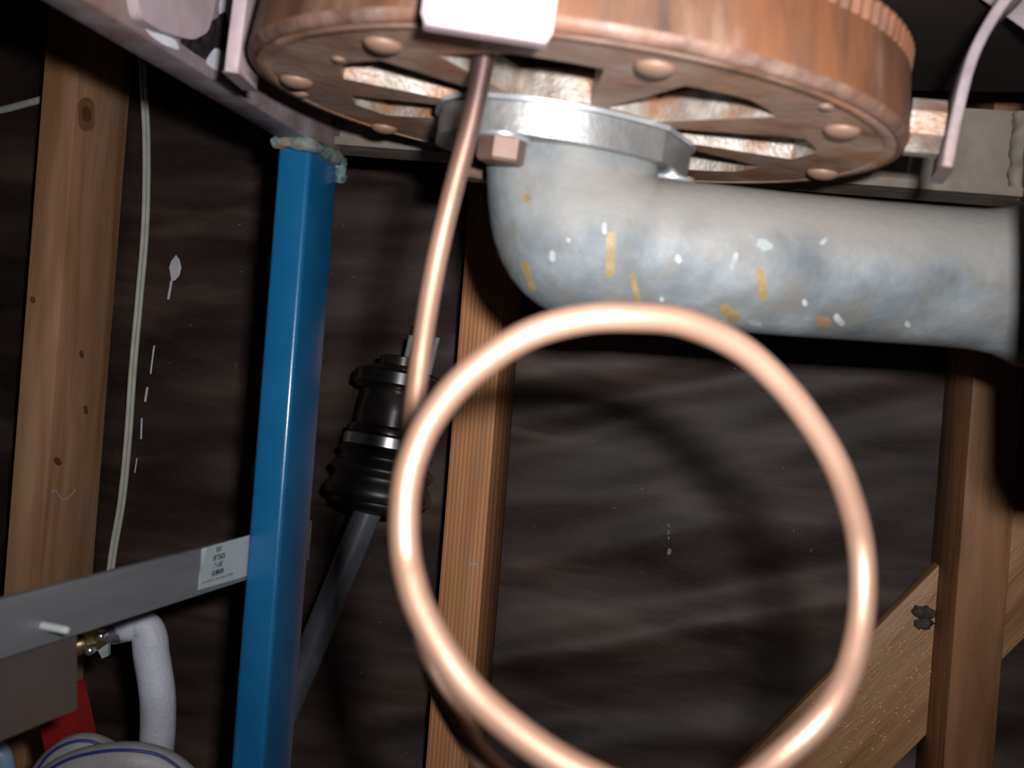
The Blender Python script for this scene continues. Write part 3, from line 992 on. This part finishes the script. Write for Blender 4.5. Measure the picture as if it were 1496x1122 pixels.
v_, f_ = lathev(f0, fx_, fy_, fz_, [(.0075, .0345), (.0075, Lf), (.006, Lf + .002)], 24)
mk('sleeve', v_, f_, M['brass'], fit, smooth=40)
for (px, py) in ((146, 930), (130, 951)):
    o = P(px, py, Zh - .030)
    a_, b_, c_ = frame(V((.15, -1, .1)))
    v_, f_ = lathev(o, a_, b_, c_, [(.0032, -.010), (.0032, .0), (.0026, .0014), (.0012, .0020)], 16)
    mk('screw', v_, f_, M['steel'], fit, smooth=60)
v_, f_ = prismv([P(143, 950, Zh - .02), P(158, 940, Zh - .02), P(158, 958, Zh - .02), P(149, 962, Zh - .02)], V((0, .004, 0)))
mk('tag', v_, f_, M['white_spot'], fit)

def coil(pts, r, name, label):
    q = spline([P(*p) for p in pts], 8)
    o = thing(name, min(q, key=lambda p: p.z), label, 'hose')
    v_, f_ = tubev(q, r, 20)
    mk('hose_body', v_, f_, M['hose2'], o, smooth=180)
    # stripe on the upper side
    sv = []
    for i, p in enumerate(q):
        t = (q[min(i + 1, len(q) - 1)] - q[max(i - 1, 0)]).normalized()
        d = V((0, -.62, .78)); d = (d - t * d.dot(t)).normalized()
        sv.append(p + d * (r * .985))
    v_, f_ = tubev(sv, .0011, 8)
    tag(mk('stripe', v_, f_, M['stripe'], o, smooth=180), 'dark blue stripe')
    return o
coil([(40, 1220, .60), (62, 1160, .60), (100, 1128, .60), (146, 1114, .60), (196, 1111, .60), (236, 1121, .605), (268, 1146, .61), (292, 1190, .62), (300, 1250, .63)], .0105, 'striped_hose', 'grey-white hose loop with a blue stripe, lying in front at the bottom left')
coil([(30, 1230, .632), (54, 1165, .632), (82, 1118, .632), (118, 1097, .632), (152, 1106, .636), (185, 1132, .64), (225, 1180, .65), (250, 1250, .66)], .0108, 'striped_hose', 'grey-white hose loop with a blue stripe, behind the front loop beside the red handle')
rp = roundpoly([(52, 1030), (100, 1000), (118, 1085), (84, 1150), (66, 1100)], .1, 3)
v_, f_ = prismv([P(p.x, p.y, .675) for p in rp], V((.004, .016, 0)))
tag(mk('red_handle', v_, f_, M['red'], base=P(85, 1100, .675), smooth=30), 'red plastic handle between the steel plate and the striped hoses', 'handle')
q = spline([P(-40, 1110, .66), P(-12, 1096, .66), P(4, 1108, .66), P(10, 1150, .665), P(8, 1230, .67)], 6)
v_, f_ = tubev(q, .0065, 16)
tag(mk('blue_tube', v_, f_, M['lblue'], base=q[-1], smooth=180), 'pale blue plastic tube in the bottom left corner', 'tube')

# ------------------------------------------------------------------ drive axle leaning by the wall
Za = .865
p_top, p_bot = P(586, 545, Za), P(548, 745, Za - .012)
axl = (p_bot - p_top).normalized()
ax_, ay_, az_ = frame(axl)
px2m = Za / F
La = (p_bot - p_top).length
sh0 = P(540, 742, Za - .010); sh1 = P(448, 965, Za - .02)
sdir = (sh1 - sh0).normalized()
sh2 = sh0 + sdir * ((FLOOR + .007 - sh0.z) / sdir.z)
axle = thing('drive_axle', sh2, 'black drive axle with ribbed rubber boot leaning behind the blue post', 'axle')
# studs
for (px, py, qx, qy) in ((601, 490, 590, 540), (639, 493, 626, 548), (612, 470, 606, 540)):
    a, b = P(px, py, Za - .004), P(qx, qy, Za - .004)
    n_ = 28
    pts = [a + (b - a) * (i / n_) for i in range(n_ + 1)]
    v_, f_ = tubev(pts, .0024, 10, rfun=lambda i, k: .0026 if i % 2 else .0021)
    tag(mk('stud_bolt', v_, f_, M['zinc'], axle, smooth=40), 'threaded stud')
u = px2m
def L2(prof): return [(r * u, z * u) for r, z in prof]
v_, f_ = lathev(p_top, ax_, ay_, az_, L2([(30, -22), (34, -20), (34, -8), (46, -4), (62, 2), (66, 6), (66, 22), (58, 27), (50, 28)]), 40)
tag(mk('hub_flange', v_, f_, M['black_met'], axle, smooth=35), 'dark round flange')
v_, f_ = lathev(p_top, ax_, ay_, az_, L2([(48, 27), (50, 30), (52, 60), (53, 82), (62, 86), (63, 90), (63, 94)]), 40)
tag(mk('joint_housing', v_, f_, M['black_met'], axle, smooth=35), 'glossy black joint housing')
v_, f_ = lathev(p_top, ax_, ay_, az_, L2([(60, 95), (64, 98), (64.5, 112), (61, 115)]), 40)
tag(mk('boot_clamp', v_, f_, M['steel'], axle, smooth=35), 'shiny steel boot clamp')
prof = [(60, 93), (64, 95.5), (64, 96.5), (62, 97), (62, 112.5), (63.5, 113), (66, 116), (69, 120), (64, 126), (63, 130), (68, 136), (74, 142), (75, 147), (69, 153), (67, 158), (72, 165), (77, 173), (78, 180), (76, 186), (66, 191), (66, 195), (62, 199), (40, 205), (22, 208)]
v_, f_ = lathev(p_top, ax_, ay_, az_, L2(prof), 48)
tag(mk('rubber_boot', v_, f_, M['black_rub'], axle, smooth=60), 'ribbed black rubber boot')
v_, f_ = tubev([sh0, sh0 + sdir * .05, sh1, sh2], .0118, 24)
tag(mk('shaft', v_, f_, M['shaft'], axle, smooth=60), 'smooth grey shaft')
